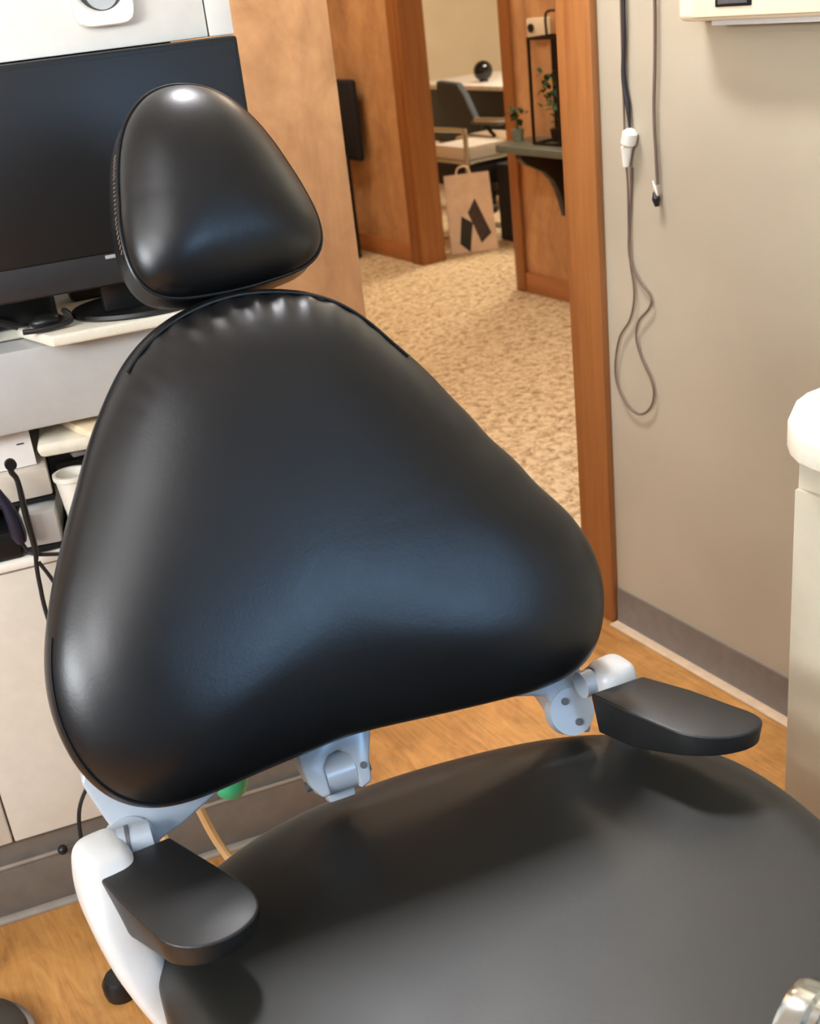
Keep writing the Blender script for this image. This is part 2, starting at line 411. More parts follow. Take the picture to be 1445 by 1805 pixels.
pp = [pt(a, -.0012, w0) for a in np.linspace(-math.pi/2, 1.5*math.pi, 200)]
G().tube(pp, .0022, 8).done('piping', LEATHER, head.parent)
st = G()
for a in np.linspace(math.pi*.80, math.pi*1.10, 22):
    st.tube([pt(a, -.0035, w0-.002), pt(a+.012, -.0042, w0-.007)], .0008, 6)
st.done('stitching', STITCH, chair, label='row of grey stitches on the headrest seam')
# headrest bracket
G().box((-.025, -.10, -.085), (.025, .10, -.066), .004, M=HM).done('headrest_bar', GREYP, chair)

# yoke frame behind the backrest
outL = [(-.262, .09), (-.283, .03), (-.272, -.006), (-.257, -.048), (-.247, -.066), (-.232, -.064), (-.222, -.052), (-.195, -.044), (-.142, -.020), (-.09, -.010), (-.04, -.012)]
outR = [(.04, -.008), (.10, -.006), (.165, -.018), (.225, -.034), (.243, -.040), (.25, -.06), (.262, -.085), (.285, -.098), (.298, -.06), (.296, -.03), (.29, .02), (.262, .09)]
yk = G(); yk.prism(outL+outR+[(.1, .16), (-.1, .16)], -.098, -.055, M=BM, bev=.004)
yk.done('back_frame', PAINTM, chair, ang=50)
# pivot discs with screws at both ends of the frame
for (u, v) in ((.268, -.066), (-.252, -.045)):
    G().tube([BM @ Vector((u, v, -.07)), BM @ Vector((u, v, -.052))], .028, 28).done('pivot_plate', PAINTM, chair)
sc = G()
for (u, v) in ((.262, -.052), (.272, -.080)):
    sc.tube([BM @ Vector((u, v, -.053)), BM @ Vector((u, v, -.050))], .0045, 12)
sc.done('screw', GREYP, chair)
# centre hinge bracket
hb = G()
hb.prism([(-.062, .03), (-.058, -.03), (-.054, -.05), (-.044, -.066), (-.034, -.066), (-.034, -.036), (-.027, -.024), (-.014, -.021), (-.003, -.03), (0, -.042), (0, -.07), (.014, -.066), (.018, -.04), (.028, -.012), (.03, .03)], -.088, -.052, M=BM, bev=.003)
hb.done('hinge_bracket', PAINTM, chair)
G().cyl(BM @ Vector((-.034, -.046, -.076)), BM @ Vector((0, -.046, -.076)), .024).box((-.033, -.080, -.105), (-.001, -.052, -.082), .003, M=BM).done('hinge_knuckle', PAINTM, chair)
G().cyl(BM @ Vector((-.0565, -.052, -.072)), BM @ Vector((.02, -.052, -.072)), .006).cyl(BM @ Vector((.009, -.046, -.052)), BM @ Vector((.009, -.046, -.050)), .004).done('hinge_pin', GREYP, chair)

# seat
SU = (.98768834, -.15643447, 0); SV = (.15643447, .98768834, 0)
sp = [(.256, 1.022), (.33, 1.047), (.414, 1.052), (.502, 1.042), (.586, 1.018), (.653, .992), (.715, .957), (.756, .922), (.786, .88), (.815, .821), (.826, .768), (.826, .71), (.818, .655),
      (.806, .56), (.785, .45), (.76, .32), (.735, .18), (.71, .04), (.68, -.02), (.62, -.055), (.45, -.035), (.25, .0), (.14, .03), (.095, .08), (.09, .2), (.105, .4), (.125, .6), (.142, .76), (.148, .842), (.15, .887), (.158, .926), (.19, .985)]
scx, scy = .455, .52
sp = [Vector(a) for a in [(x, y, 0) for x, y in sp]]
sp = catmull(sp+[sp[0]], 6)[:-1]
an = np.unwrap([math.atan2(p.y-scy, p.x-scx) for p in sp]); ra = [math.hypot(p.x-scx, p.y-scy) for p in sp]
SR = [float(np.interp((a+math.pi) % (2*math.pi)-math.pi, (np.array(an)+math.pi) % (2*math.pi)-math.pi, ra, period=2*math.pi)) for a in [2*math.pi*k/96-math.pi/2 for k in range(96)]]
def gs(u, v):
    return .15*u*u-.004
q, spt, sfr, _ = cushion(SR, 0, (scx, scy, .548), (1, 0, 0), (0, 1, 0), (0, 0, 1), gs, .012, .036, .085, ri=.07, n=384)
q.done('seat', SEATLEATHER, chair, ang=60)
# under-seat pan, column and base
G().prism([(.2, .95), (.34, .985), (.6, .94), (.74, .82), (.74, .5), (.66, .08), (.2, .1), (.16, .5), (.16, .85)], .41, .462, bev=.008).done('seat_pan', SHELLW, chair)
G().prism([(.34, .84), (.56, .80), (.52, .46), (.30, .50)], .07, .412, bev=.015).done('column', SHELLW, chair)
G().prism([(.26, 1.12), (.62, 1.06), (.60, .2), (.5, .08), (.34, .1), (.22, .25)], .0, .07, bev=.012).done('base', GREYP, chair)

# armrests: padded arm, tall at the rear, thin rounded nose
def armrest(top, heights, zt):
    # smooth the rounded nose, keep the square rear end
    C4 = [Vector((x, y, h)) for (x, y), h in zip(top, heights[0])]; D4 = [Vector((d, 0, 0)) for d in heights[1]]
    C5, D5 = catmull(C4[1:-1], 3), catmull(D4[1:-1], 3)
    C5 = [C4[0]]+C5+[C4[-1]]; D5 = [D4[0]]+D5+[D4[-1]]
    top = [(c.x, c.y) for c in C5]; heights = ([c.z for c in C5], [d.x for d in D5])
    t = bmesh.new(); n = len(top)
    cx = sum(p[0] for p in top)/n; cy = sum(p[1] for p in top)/n
    hi = [t.verts.new((x, y, zt+dz)) for (x, y), dz in zip(top, heights[1])]
    lo = [t.verts.new((x+(cx-x)*.06, y+(cy-y)*.06, zt-h)) for (x, y), h in zip(top, heights[0])]
    t.faces.new(hi); t.faces.new(lo[::-1])
    for i in range(n): t.faces.new((lo[i], lo[(i+1) % n], hi[(i+1) % n], hi[i]))
    bmesh.ops.recalc_face_normals(t, faces=t.faces)
    bmesh.ops.bevel(t, geom=t.edges[:], offset=.006, segments=3, affect='EDGES', profile=.5, clamp_overlap=True)
    q = G(); q._merge(t); return q
tl = [(.132, .972), (.140, .915), (.150, .862), (.157, .832), (.174, .812), (.200, .803), (.228, .806), (.246, .820), (.250, .840), (.245, .866), (.231, .912), (.214, .968)]
hl = ([.052, .050, .036, .030, .027, .026, .026, .026, .027, .030, .044, .052], [0, 0, 0, 0, -.001, -.002, -.002, -.001, 0, 0, 0, 0])
armrest(tl, hl, .637).done('armrest', ARMBLACK, chair)
tr = [(.697, .888), (.706, .835), (.717, .785), (.724, .763), (.741, .742), (.762, .729), (.786, .723), (.803, .728), (.807, .744), (.800, .772), (.787, .822), (.766, .876)]
armrest(tr, hl, .637).done('armrest', ARMBLACK, chair)

# arm shells: white curved arms that drop from the pivots to under the seat
def shell(path, rad, flat, cap, side):
    q = G(); q.tube(path, rad, 20, smooth=6, flat=flat)
    o = q.done('arm_support', SHELLW, chair, ang=60)
def loft(sections):
    """sections: list of (centre, half_x, half_y) rounded sections"""
    t = bmesh.new(); rings = []; n = 28
    for (cx, cy, cz), hx, hy in sections:
        r = []
        for k in range(n):
            a = 2*math.pi*k/n; ca, sa = math.cos(a), math.sin(a)
            r.append(t.verts.new((cx+hx*math.copysign(abs(ca)**.55, ca), cy+hy*math.copysign(abs(sa)**.55, sa), cz)))
        rings.append(r)
    for a, b in zip(rings, rings[1:]):
        for k in range(n): t.faces.new((a[k], a[(k+1) % n], b[(k+1) % n], b[k]))
    t.faces.new(rings[0][::-1]); t.faces.new(rings[-1])
    bmesh.ops.recalc_face_normals(t, faces=t.faces)
    q = G(); q._merge(t); return q
def interp_sections(S_, k=6):
    C = catmull([Vector(s[0]) for s in S_], k); X = catmull([Vector((s[1], s[2], 0)) for s in S_], k)
    return [(c, x.x, x.y) for c, x in zip(C, X)]
L = [((.148, .985, .652), .012, .016), ((.148, .984, .648), .022, .026), ((.147, .980, .635), .028, .032), ((.143, .965, .60), .029, .042), ((.146, .95, .545), .026, .048), ((.160, .935, .49), .024, .05), ((.185, .915, .43), .024, .05), ((.24, .89, .385), .03, .05), ((.31, .87, .375), .04, .05)]
loft(interp_sections(L)).done('arm_support', SHELLW, chair, ang=60)
Rr = [((.742, .905, .652), .012, .012), ((.742, .905, .648), .022, .020), ((.742, .904, .635), .026, .024), ((.748, .900, .60), .024, .022), ((.765, .892, .545), .014, .026), ((.762, .88, .49), .02, .035), ((.71, .86, .43), .024, .045), ((.64, .84, .385), .03, .045), ((.56, .83, .375), .04, .045)]
loft(interp_sections(Rr)).done('arm_support', SHELLW, chair, ang=60)
# steel cuffs between the arms and the frame
G().tube([(.168, .990, .634), (.200, .985, .634)], .017, 24).done('pivot_cuff', PAINTM, chair)
G().tube([(.176, .990, .634), (.180, .989, .634)], .0182, 24).done('pivot_ring', GREYP, chair)
G().tube([(.728, .912, .632), (.704, .914, .632)], .016, 24).done('pivot_cuff', PAINTM, chair)
G().tube([(.724, .912, .632), (.720, .912, .632)], .0172, 24).done('pivot_ring', GREYP, chair)

# things under the chair seen between backrest and seat
f1 = G(); f1.tube([(.335, 1.30, .40), (.35, 1.28, .33), (.38, 1.20, .26), (.42, 1.1, .2)], .006, 8, smooth=6)
tag(f1.done('hose', TANHOSE), 'thin tan hose curving behind the chair below the backrest', 'hose')
f2 = G(); f2.tube([(.27, 1.33, .42), (.29, 1.28, .34), (.33, 1.2, .27), (.38, 1.1, .2)], .006, 8, smooth=6)
tag(f2.done('hose', TANHOSE), 'darker tan hose nearer the left armrest, behind the chair', 'hose')

# ---------------------------------------------------------------- rear delivery cabinet (turned to face the chair)
ca = math.radians(-11.726)
CM = Matrix.Translation((0, 1.767, 0)) @ Matrix.Rotation(ca, 4, 'Z')
def cw(x, y, z): return CM @ Vector((x, y, z))
XR = .755; XL = -.75
lower = thing('lower_cabinet', 'off-white lower cabinet with flat doors behind the chair', 'cabinet', cw(.1, .22, 0))
G().box((XL, .02, .15), (XR, .50, .640), .002, M=CM).done('body', CREAM, lower)
for a, b in ((XL, -.28), (-.277, .1315), (.1345, .44), (.443, XR-.001)):
    G().box((a, 0, .152), (b, .019, .636), .003, M=CM).done('door', CREAM, lower)
G().box((XL, -.006, .64), (XR, .5, .656), .004, M=CM).done('rim', WHITE, lower)
G().box((XL, .012, 0), (XR-.012, .47, .15), M=CM).box((XL, .004, 0), (XR-.008, .012, .106), .002, M=CM).done('toe_kick', TOE, lower)
G().box((XL, .000, .103), (XR-.006, .0045, .109), .001, M=CM).box((XL, -.012, 0), (XR-.004, .004, .008), .002, M=CM).done('toe_lip', TOEL, lower)

hutch = thing('counter_cabinet', 'grey-fronted drawer unit under a cream countertop, open shelf below', 'cabinet', cw(.1, .22, .656))
G().box((XL, .35, .656), (.655, .5, .847), .002, M=CM).box((.635, .0, .656), (.655, .35, .847), M=CM).done('shelf_back', GREYLAM, hutch)
G().box((XL, .012, .848), (.655, .5, .971), .006, M=CM).done('drawer_front', GREYLAM, hutch)
G().prism([(XL, .07), (.345, .07), (.385, -.022), (.63, -.022), (.66, .01), (.66, .5), (XL, .5)], .973, .990, M=CM, bev=.004).done('countertop', COUNTER, hutch)

upper = thing('upper_cabinet', 'white upper cabinet with cup dispenser above the monitor', 'cabinet', cw(.1, .3, 1.35))
G().box((XL, .018, 1.354), (.722, .5, 2.2), .002, M=CM).done('body', WHITE, upper)
G().box((.688, -.003, 1.354), (.722, .018, 2.2), .002, M=CM).done('stile', WHITE, upper)
for a, b in ((XL, .398), (.402, .686)):
    G().box((a, 0, 1.354), (b, .017, 2.195), .003, M=CM).done('door', WHITE, upper)
# hutch back panel between counter and upper cabinet
bpn = thing('back_panel', 'dark back panel behind the monitor between counter and upper cabinet', 'panel', cw(.1, .4, .99))
G().box((XL, .30, .9905), (.68, .32, 1.3505), M=CM).done('dark_face', FILLM, bpn)
G().box((XL, .32, .9905), (.68, .5, 1.3505), M=CM).done('frame', WHITE, bpn)

# cup dispenser on the door: square plate with a round mouth
disp = thing('cup_dispenser', 'square white cup dispenser plate with round opening on upper cabinet door', 'dispenser', cw(.55, -.01, 1.45))
dx0, dx1, dz0, dz1 = .512, .592, 1.383, 1.50
cxx, czz, rr = .552, 1.434, .0315
t = bmesh.new(); n = 48; ys = (-.014, -.001)
def sq(a):
    c, s_ = math.cos(a), math.sin(a); hx, hz = (dx1-dx0)/2, (dz1-czz if s_ > 0 else czz-dz0)
    p = .18; k = (abs(c/hx)**(1/p)+abs(s_/hz)**(1/p))**(-p)
    return (dx0+dx1)/2+c*k, czz+s_*k
R0 = []
for y_, inner, out in ((-.0012, 0, 1), (-.010, 0, 1), (-.014, 0, .96), (-.0145, 1, 1.18), (-.012, 1, 1.06), (-.004, 1, 1), (-.0012, 1, 1)):
    ring = []
    for k in range(n):
        a = 2*math.pi*k/n
        if inner: x, z = cxx+rr*out*math.cos(a), czz+rr*out*math.sin(a)
        else:
            x, z = sq(a); x = cxx+(x-cxx)*out; z = czz+(z-czz)*out
        ring.append(t.verts.new((x, y_, z)))
    R0.append(ring)
for a, b in zip(R0, R0[1:]):
    for k in range(n): t.faces.new((a[k], a[(k+1) % n], b[(k+1) % n], b[k]))
bmesh.ops.recalc_face_normals(t, faces=t.faces)
q = G(); q._merge(t, CM); q.done('plate', WHITE, disp, ang=50)
G().tube([cw(cxx, -.0042, czz), cw(cxx, -.001, czz)], .031, 32).done('mouth', plain('dispenser_dark', (84, 92, 82), .5), disp)
G().tube([cw(cxx, -.006, czz-.009), cw(cxx, -.0035, czz-.009)], .0215, 32).done('cup_lip', GREYLAM, disp, label='pale cup rim inside the round opening')

# monitor
mon = thing('monitor', 'large black computer monitor under the white upper cabinet', 'monitor', cw(.46, 0, .99))
MX0, MX1, MZ0, MZ1 = .13, .722, 1.044, 1.3525
G().box((MX0, -.016, MZ0), (MX1, .016, MZ1), .004, M=CM).done('housing', BLACKP, mon)
G().box((MX0+.006, -.0175, 1.092), (MX1-.006, -.0155, MZ1-.008), .0005, M=CM).done('screen', SCREEN, mon)
G().box((MX0+.003, -.0172, MZ0+.003), (MX1-.003, -.0158, 1.090), .0005, M=CM).done('bezel', plain('bezel', (48, 48, 50), .35), mon)
G().box((.484, -.0182, 1.083), (.504, -.0170, 1.088), .0003, M=CM).done('logo', plain('logo_silver', (170, 170, 170), .4), mon)
G().box((.47, .016, 1.0), (.53, .04, 1.2), .004, M=CM).done('stand_neck', BLACKP, mon)
q = G(); q.lathe([(0, 0), (.115, 0), (.118, .003), (.115, .008), (.03, .013), (0, .013)], n=48, M=CM @ Matrix.Translation((.54, .065, 0.9905)) @ Matrix.Diagonal((1, .72, 1, 1))); q.done('stand_base', BLACKP, mon)
# cables and small black things behind and under the monitor
for i, (pts, r, lab) in enumerate([
    ([(.20, .03, .998), (.23, .04, 1.01), (.27, .035, .998), (.30, .042, 1.015), (.345, .045, .998)], .006, 'black cable bundle lying on the counter below the monitor'),
    ([(.25, .14, 1.0), (.29, .15, 1.06), (.33, .14, 1.03), (.37, .15, 1.07), (.40, .15, 1.0)], .005, 'black cable looping up behind the left end of the monitor base')]):
    q = G(); q.tube([cw(*p) for p in pts], r, 8, smooth=6)
    tag(q.done('cable', CORDB), lab, 'cable')
q = G(); q.box((.16, .060, 0.9905), (.405, .12, 1.036), .008, M=CM); tag(q.done('power_strip', BLACKP), 'long black power strip lying under the monitor', 'power strip')
q = G(); q.ball((0, 0, .011), .025, (1.0, .7, .45), M=CM @ Matrix.Translation((.385, .03, 0.9905)))
tag(q.done('mouse', BLACKP), 'small black mouse on the counter left of the monitor base', 'mouse')
q = G()
for k in range(14):
    a = k*2.4; q.ball((0, 0, 0), .007, (1.6, .7, .4), M=CM @ Matrix.Translation((.315+.011*math.cos(a), .088+.011*math.sin(a)+0, .997+.0015*(k % 4))) @ Matrix.Rotation(a, 4, 'Z'))
tag(q.done('sprig', MOSS), 'small olive-green sprig on the counter left edge', 'plant')

q = G(); q.box((.43, .17, .9905), (.63, .27, 1.045), .008, M=CM)
tag(q.done('docking_box', BLACKP), 'black box on the counter behind the monitor base', 'box')
q = G(); q.tube([cw(*p) for p in [(.415, .10, .996), (.42, .06, 1.0), (.413, .03, 1.012), (.418, .012, .999), (.38, .004, .996), (.35, .008, .996)]], .004, 8, smooth=6)
tag(q.done('cable', CORDB), 'black cable curling around the right side of the mouse', 'cable')

# shelf contents under the counter
def shelfbox(name, x0, x1, y0, y1, z0, z1, mat, label, cat, rot=0, bev=.004):
    c = ((x0+x1)/2, (y0+y1)/2)
    M = CM @ Matrix.Translation((*c, 0)) @ Matrix.Rotation(rot, 4, 'Z') @ Matrix.Translation((-c[0], -c[1], 0))
    q = G(); q.box((x0, y0, z0), (x1, y1, z1), bev, M=M)
    return tag(q.done(name, mat), label, cat)
shelfbox('drawer_insert', .06, .335, .03, .30, .7355, .782, CREAM, 'long cream box on the open shelf behind the hanging black handpieces', 'box')
shelfbox('tray', .12, .338, .03, .3, .728, .7348, BLACKP, 'flat black tray under the long cream box', 'tray')
tb = thing('card_holder', 'white card standing on the cream box with small drawn marks', 'card', cw(.29, .05, .783))
MC = CM @ Matrix.Translation((.27, .05, .783)) @ Matrix.Rotation(-.15, 4, 'X') @ Matrix.Translation((-.27, -.05, -.783))
G().box((.20, .045, .783), (.322, .05, .842), .001, M=MC).done('card', PAPER, tb)
G().box((.300, .044, .818), (.311, .0446, .820), M=MC).done('printed_mark', BLACKP, tb)
shelfbox('box', .372, .50, .0, .2, .820, .8345, plain('tan_card', (236, 214, 180), .6), 'tan box on top of the stack right of the card', 'box', .35)
shelfbox('glove_box', .338, .52, .02, .25, .7945, .8195, plain('cream_card', (228, 220, 200), .6), 'cream rounded box below the tan box', 'box', -.1, .01)
shelfbox('tray', .355, .52, .05, .25, .783, .794, plain('grey_card', (120, 118, 114), .6), 'thin grey tray under the cream rounded box', 'tray', .2)
shelfbox('riser', .40, .56, .10, .3, .7275, .7825, CREAM, 'cream support block at the back of the open shelf', 'block')
shelfbox('riser', .3465, .56, -.01, .3, .657, .6895, CREAM, 'low cream block under the white cup', 'block')
cup = G(); cup.lathe([(0, 0), (.020, 0), (.026, .070), (.029, .072), (.029, .079), (.024, .079), (.019, .006), (0, .006)], n=32, M=CM @ Matrix.Translation((.368, .016, .690)))
tag(cup.done('cup', WHITEP), 'white plastic cup on the open shelf beside the backrest', 'cup')
shelfbox('supply_box', .282, .338, -.0, .12, .668, .7225, GREYLAM, 'light grey box below and left of the white cup', 'box', -.12)
shelfbox('tray', -.1, .27, .0, .2, .6565, .700, BLACKP, 'black tray at the bottom of the open shelf', 'tray')
shelfbox('mat', .275, .345, .0, .14, .6565, .6675, BLACKP, 'thin black mat under the light grey box', 'mat')
# handpieces hanging at the left edge
hp = thing('handpiece', 'slim black handpiece with round tip hanging in front of the shelf', 'handpiece', cw(.29, -.02, .68))
G().tube([cw(.287, -.03, .818), cw(.286, -.03, .806), cw(.291, -.03, .79), cw(.290, -.03, .74), cw(.290, -.03, .68), cw(.286, -.03, .656)], [.004, .0045, .004, .005, .0045, .003], 12, smooth=4).done('body', BLACKP, hp)
G().tube([cw(.288, -.034, .818), cw(.287, -.026, .818)], .0085, 20).done('tip', BLACKP, hp)
G().tube([cw(.286, -.03, .656), cw(.283, -.03, .62), cw(.282, -.03, .55), (.275, 1.62, .40), (.30, 1.60, .30)], .0035, 8, smooth=6).tube([cw(.290, -.03, .656), cw(.303, -.03, .62), cw(.318, -.03, .56), (.31, 1.62, .45), (.30, 1.60, .30)], .003, 8, smooth=6).done('tubing', CORDB, hp)
hp2 = thing('handpiece', 'thick dark handpiece hanging left of the slim one', 'handpiece', cw(.255, -.02, .69))
G().tube([cw(.248, -.02, .80), cw(.262, -.02, .77), cw(.270, -.02, .735), cw(.272, -.02, .705), cw(.274, -.02, .69)], [.006, .006, .011, .012, .007], 14, smooth=4).done('body', plain('navy_plastic', (26, 26, 46), .4), hp2)
G().tube([cw(.273, -.02, .69), cw(.279, -.015, .672), cw(.29, -.02, .665), cw(.33, -.02, .655)], .003, 8, smooth=5).done('tubing', CORDB, hp2)
# black wire down the side of the lower doors
w = G(); w.tube([(.300, 1.60, .303), (.275, 1.66, .27), (.235, 1.66, .22), (.222, 1.65, .14), (.226, 1.62, .06), (.25, 1.5, .01)], .0035, 8, smooth=8)
tag(w.done('wire', CORDB), 'thin black wire looping down in front of the white cabinet doors', 'wire')
kb = G(); kb.ball(cw(.205, -.013, .118), .0085); tag(kb.done('door_stop', BLACKP), 'small round black knob on the grey toe kick', 'knob')

# clear jug with a green cap glimpsed behind the chair under the backrest
grn = G(); grn.lathe([(0, -.03), (.012, -.028), (.022, -.018), (.026, 0), (.024, .03), (.0, .035)], (.400, 1.345, .388), 28)
tag(grn.done('green_cap', TEAL), 'green rounded cap hanging below the backrest', 'cap')
hg = G(); hg.tube([(.405, 1.345, .43), (.41, 1.34, .52), (.42, 1.30, .62)], .006, 10, smooth=5); h_ = hg.done('hanger', PAINTM)
for o in (h_,):
    pr_ = [x for x in bpy.data.objects if x.name == 'green_cap'][0]; o.parent = pr_

# ---------------------------------------------------------------- right-hand cabinet
rc = thing('base_cabinet', 'cream base cabinet with rounded cream countertop against the beige wall', 'cabinet', (1.27, .2, 0))
RCM = plain('beige_laminate', (188, 180, 160), .4, var=.02)
G().box((1.03, -1.2, .0), (1.505, .888, .822), .002).done('body', RCM, rc)
G().box((1.022, -1.2, .10), (1.03, .886, .79), .002).done('front_panel', RCM, rc)
ct = [(1.0, -1.2), (1.0, .845), (1.004, .868), (1.016, .890), (1.035, .912), (1.09, .948), (1.118, .957), (1.15, .958), (1.505, .958), (1.505, -1.2)]
G().prism(ct, .832, .872, bev=.006).done('countertop', COUNTER, rc)
G().prism([(1.03, -1.2), (1.03, .888), (1.505, .888), (1.505, -1.2)], .822, .832).done('painted_shadow_strip', FILLM, rc)  # dark strip painted in as the shadow under the countertop

# ---------------------------------------------------------------- wall viewer box and cords
vb = thing('viewer_box', 'cream wall-mounted box with small dark display, top right on the beige wall', 'wall box', (1.47, 1.3, 1.27))
G().box((1.462, 1.0, 1.284), (1.52, 1.545, 1.70), .012, seg=4).done('housing', CREAMP, vb)
G().box((1.455, 1.02, 1.290), (1.464, 1.505, 1.68), .004).done('front_panel', CREAMP, vb)
G().box((1.4525, 1.375, 1.305), (1.4555, 1.45, 1.339), .002).done('display', BLACKP, vb)
G().box((1.4515, 1.382, 1.309), (1.453, 1.443, 1.334), .001).done('lens', GREYP, vb)
G().box((1.475, 1.04, 1.276), (1.515, 1.48, 1.286), .002).done('base_plate', GREYLAM, vb)

X = 1.512
c1 = thing('cord', 'long thin grey cord with white inline plug looping down the beige wall', 'cord', (X, 1.73, .55))
G().tube([(X, 1.731, 1.75), (X, 1.731, 1.321), (X, 1.737, 1.196), (X, 1.728, 1.142), (X, 1.724, 1.10)], [.0030, .0032, .0048, .0048, .0018], 10, smooth=6).done('black_cable', CORDB, c1, label='thicker black cable above the white plug')
lp = [(X, 1.739, 1.75), (X, 1.739, 1.2), (X, 1.738, 1.06), (X, 1.734, 1.0), (X, 1.735, .92), (X, 1.735, .86), (X, 1.712, .82), (X, 1.677, .79), (X, 1.683, .765), (X, 1.713, .735), (X, 1.722, .70), (X, 1.708, .66), (X, 1.680, .62), (X, 1.674, .585), (X, 1.690, .553), (X, 1.722, .536), (X, 1.757, .548), (X, 1.784, .585), (X, 1.788, .63), (X, 1.772, .69), (X, 1.738, .735), (X, 1.724, .79), (X, 1.734, .86), (X+.003, 1.733, .94), (X+.003, 1.725, 1.03)]
G().tube(lp, .0021, 8, smooth=8).done('loop', CORDG, c1)
G().lathe([(0, 0), (.011, 0), (.0145, .004), (.0145, .024), (.008, .030), (0, .030)], n=16, M=Matrix.Translation((X-.006, 1.7235, 1.072)) @ Matrix.Rotation(.3, 4, 'X')).lathe([(0, -.04), (.006, -.04), (.009, -.018), (.011, -.004), (0, -.002)], n=16, M=Matrix.Translation((X-.006, 1.7265, 1.073)) @ Matrix.Rotation(.1, 4, 'X')).done('plug', WHITEP, c1, label='white plug and connector')
c2 = thing('cord', 'straight dark cord ending in a white and black plug on the beige wall', 'cord', (X, 1.655, 1.0))
G().tube([(X, 1.651, 1.75), (X, 1.651, 1.3), (X, 1.658, 1.14), (X, 1.655, 1.06), (X, 1.652, 1.005)], .0030, 8, smooth=6).done('cable', CORDG, c2)
G().tube([(X-.004, 1.660, 1.012), (X-.004, 1.654, 1.0), (X-.004, 1.648, .985)], [.003, .007, .003], 12, flat=.5).done('plug_collar', WHITEP, c2)
G().tube([(X-.004, 1.656, .992), (X-.004, 1.652, .98), (X-.004, 1.650, .966)], [.003, .008, .004], 12).done('plug', BLACKP, c2)

# ---------------------------------------------------------------- hall: ledge, lantern, plant, thermostat, side chair
ld = thing('wall_ledge', 'dark green-grey wall ledge on a black curved bracket in the hall', 'shelf', (3.08, 4.0, .68))
G().prism([(2.95, 3.3), (2.95, 4.20), (2.96, 4.23), (2.99, 4.25), (3.2, 4.27), (3.2, 3.3)], .683, .715, bev=.004).done('shelf_top', LEDGE, ld)
br = [(2.97, .683), (2.975, .66), (3.00, .635), (3.05, .612), (3.10, .585), (3.14, .545), (3.165, .50), (3.185, .44), (3.2, .38), (3.2, .683)]
G().prism(br, -.02, .02, M=Matrix(((1, 0, 0, 0), (0, 0, 1, 4.09), (0, 1, 0, 0), (0, 0, 0, 1))), bev=.003).done('bracket', BLACKP, ld)
ln = thing('lantern', 'tall open dark metal lantern frame standing on the hall ledge', 'lantern', (3.08, 3.96, .715))
fr3 = G()
for x in (3.02, 3.14):
    for y in (3.86, 4.035): fr3.box((x-.005, y-.005, .716), (x+.005, y+.005, 1.13))
for z in (.72, 1.125):
    fr3.box((3.02, 3.855, z-.005), (3.14, 3.865, z+.005)).box((3.02, 4.03, z-.005), (3.14, 4.04, z+.005)).box((3.015, 3.865, z-.005), (3.025, 4.03, z+.005)).box((3.135, 3.865, z-.005), (3.145, 4.03, z+.005))
fr3.done('frame', DARKMETAL, ln)
G().tube([(3.08, 3.99, 1.125), (3.08, 3.99, 1.21), (3.08, 3.93, 1.22), (3.08, 3.90, 1.21), (3.08, 3.90, 1.125)], .005, 8, smooth=3).done('handle', DARKMETAL, ln)
def leaves(center, spread, n, size, mat, name, label, seed, pot=None, parentlabel='plant'):
    rnd = random.Random(seed)
    t = thing(name, label, 'plant', (center[0], center[1], pot[1] if pot else center[2]))
    q = G()
    for i in range(n):
        p = Vector(center)+Vector([rnd.gauss(0, s*.45) for s in spread])
        M = Matrix.Translation(p) @ Matrix.Rotation(rnd.uniform(0, 6.3), 4, 'Z') @ Matrix.Rotation(rnd.uniform(-1, 1), 4, 'X')
        s = size*rnd.uniform(.6, 1.2)
        q.faces([(0, 0, 0), (s*.35, s*.3, s*.05), (s*.25, s*.8, s*.02), (0, s*1.1, -s*.08), (-s*.25, s*.8, s*.02), (-s*.35, s*.3, s*.05), (0, s*.5, s*.12)], [(0, 1, 6), (1, 2, 6), (2, 3, 6), (3, 4, 6), (4, 5, 6), (5, 0, 6)], M=M)
    q.done('leaves', mat, t)
    if pot:
        G().tube([(center[0], center[1], pot[1]+.02), (center[0], center[1], center[2])], .004, 6).done('stem', mat, t)
        G().lathe([(0, 0), (pot[0]*.8, 0), (pot[0], pot[2]), (pot[0]*.9, pot[2]), (0, pot[2]*.9)], (center[0], center[1], pot[1]), 20).done('pot', pot[3], t)
    return t
leaves((3.08, 3.945, .90), (.05, .075, .12), 90, .035, GREEN, 'potted_plant', 'leafy green plant standing inside the dark metal lantern', 3, (.035, .725, .05, DARKMETAL))
leaves((3.06, 4.20, .83), (.03, .05, .03), 26, .035, GREEN, 'potted_plant', 'small green sprig in a pale pot at the ledge end', 5, (.028, .7155, .05, plain('sage_pot', (120, 130, 110), .5)))
th_ = thing('thermostat', 'cream wall thermostat with dark round dial above the hall ledge', 'thermostat', (3.19, 4.2, 1.15))
G().box((3.172, 4.115, 1.115), (3.2, 4.245, 1.19), .005).done('housing', CREAMP, th_)
G().cyl((3.173, 4.21, 1.152), (3.164, 4.21, 1.152), .017).done('dial', BLACKP, th_)
sch = thing('side_chair', 'black high-backed chair half hidden behind the tan partition', 'chair', (3.0, 5.98, 0))
G().box((3.12, 5.745, .52), (3.16, 6.15, .94), .018, seg=3).done('backrest', DARKFAB, sch)
G().box((2.66, 5.80, .44), (3.06, 6.2, .50), .02, seg=3).done('seat', DARKFAB, sch)
for x, y in ((3.07, 5.80), (3.07, 6.14), (2.69, 5.84), (2.69, 6.14)):
    G().box((x-.015, y-.015, 0), (x+.015, y+.015, .56 if x > 3 else .45), .003).done('leg', BLACKP, sch)
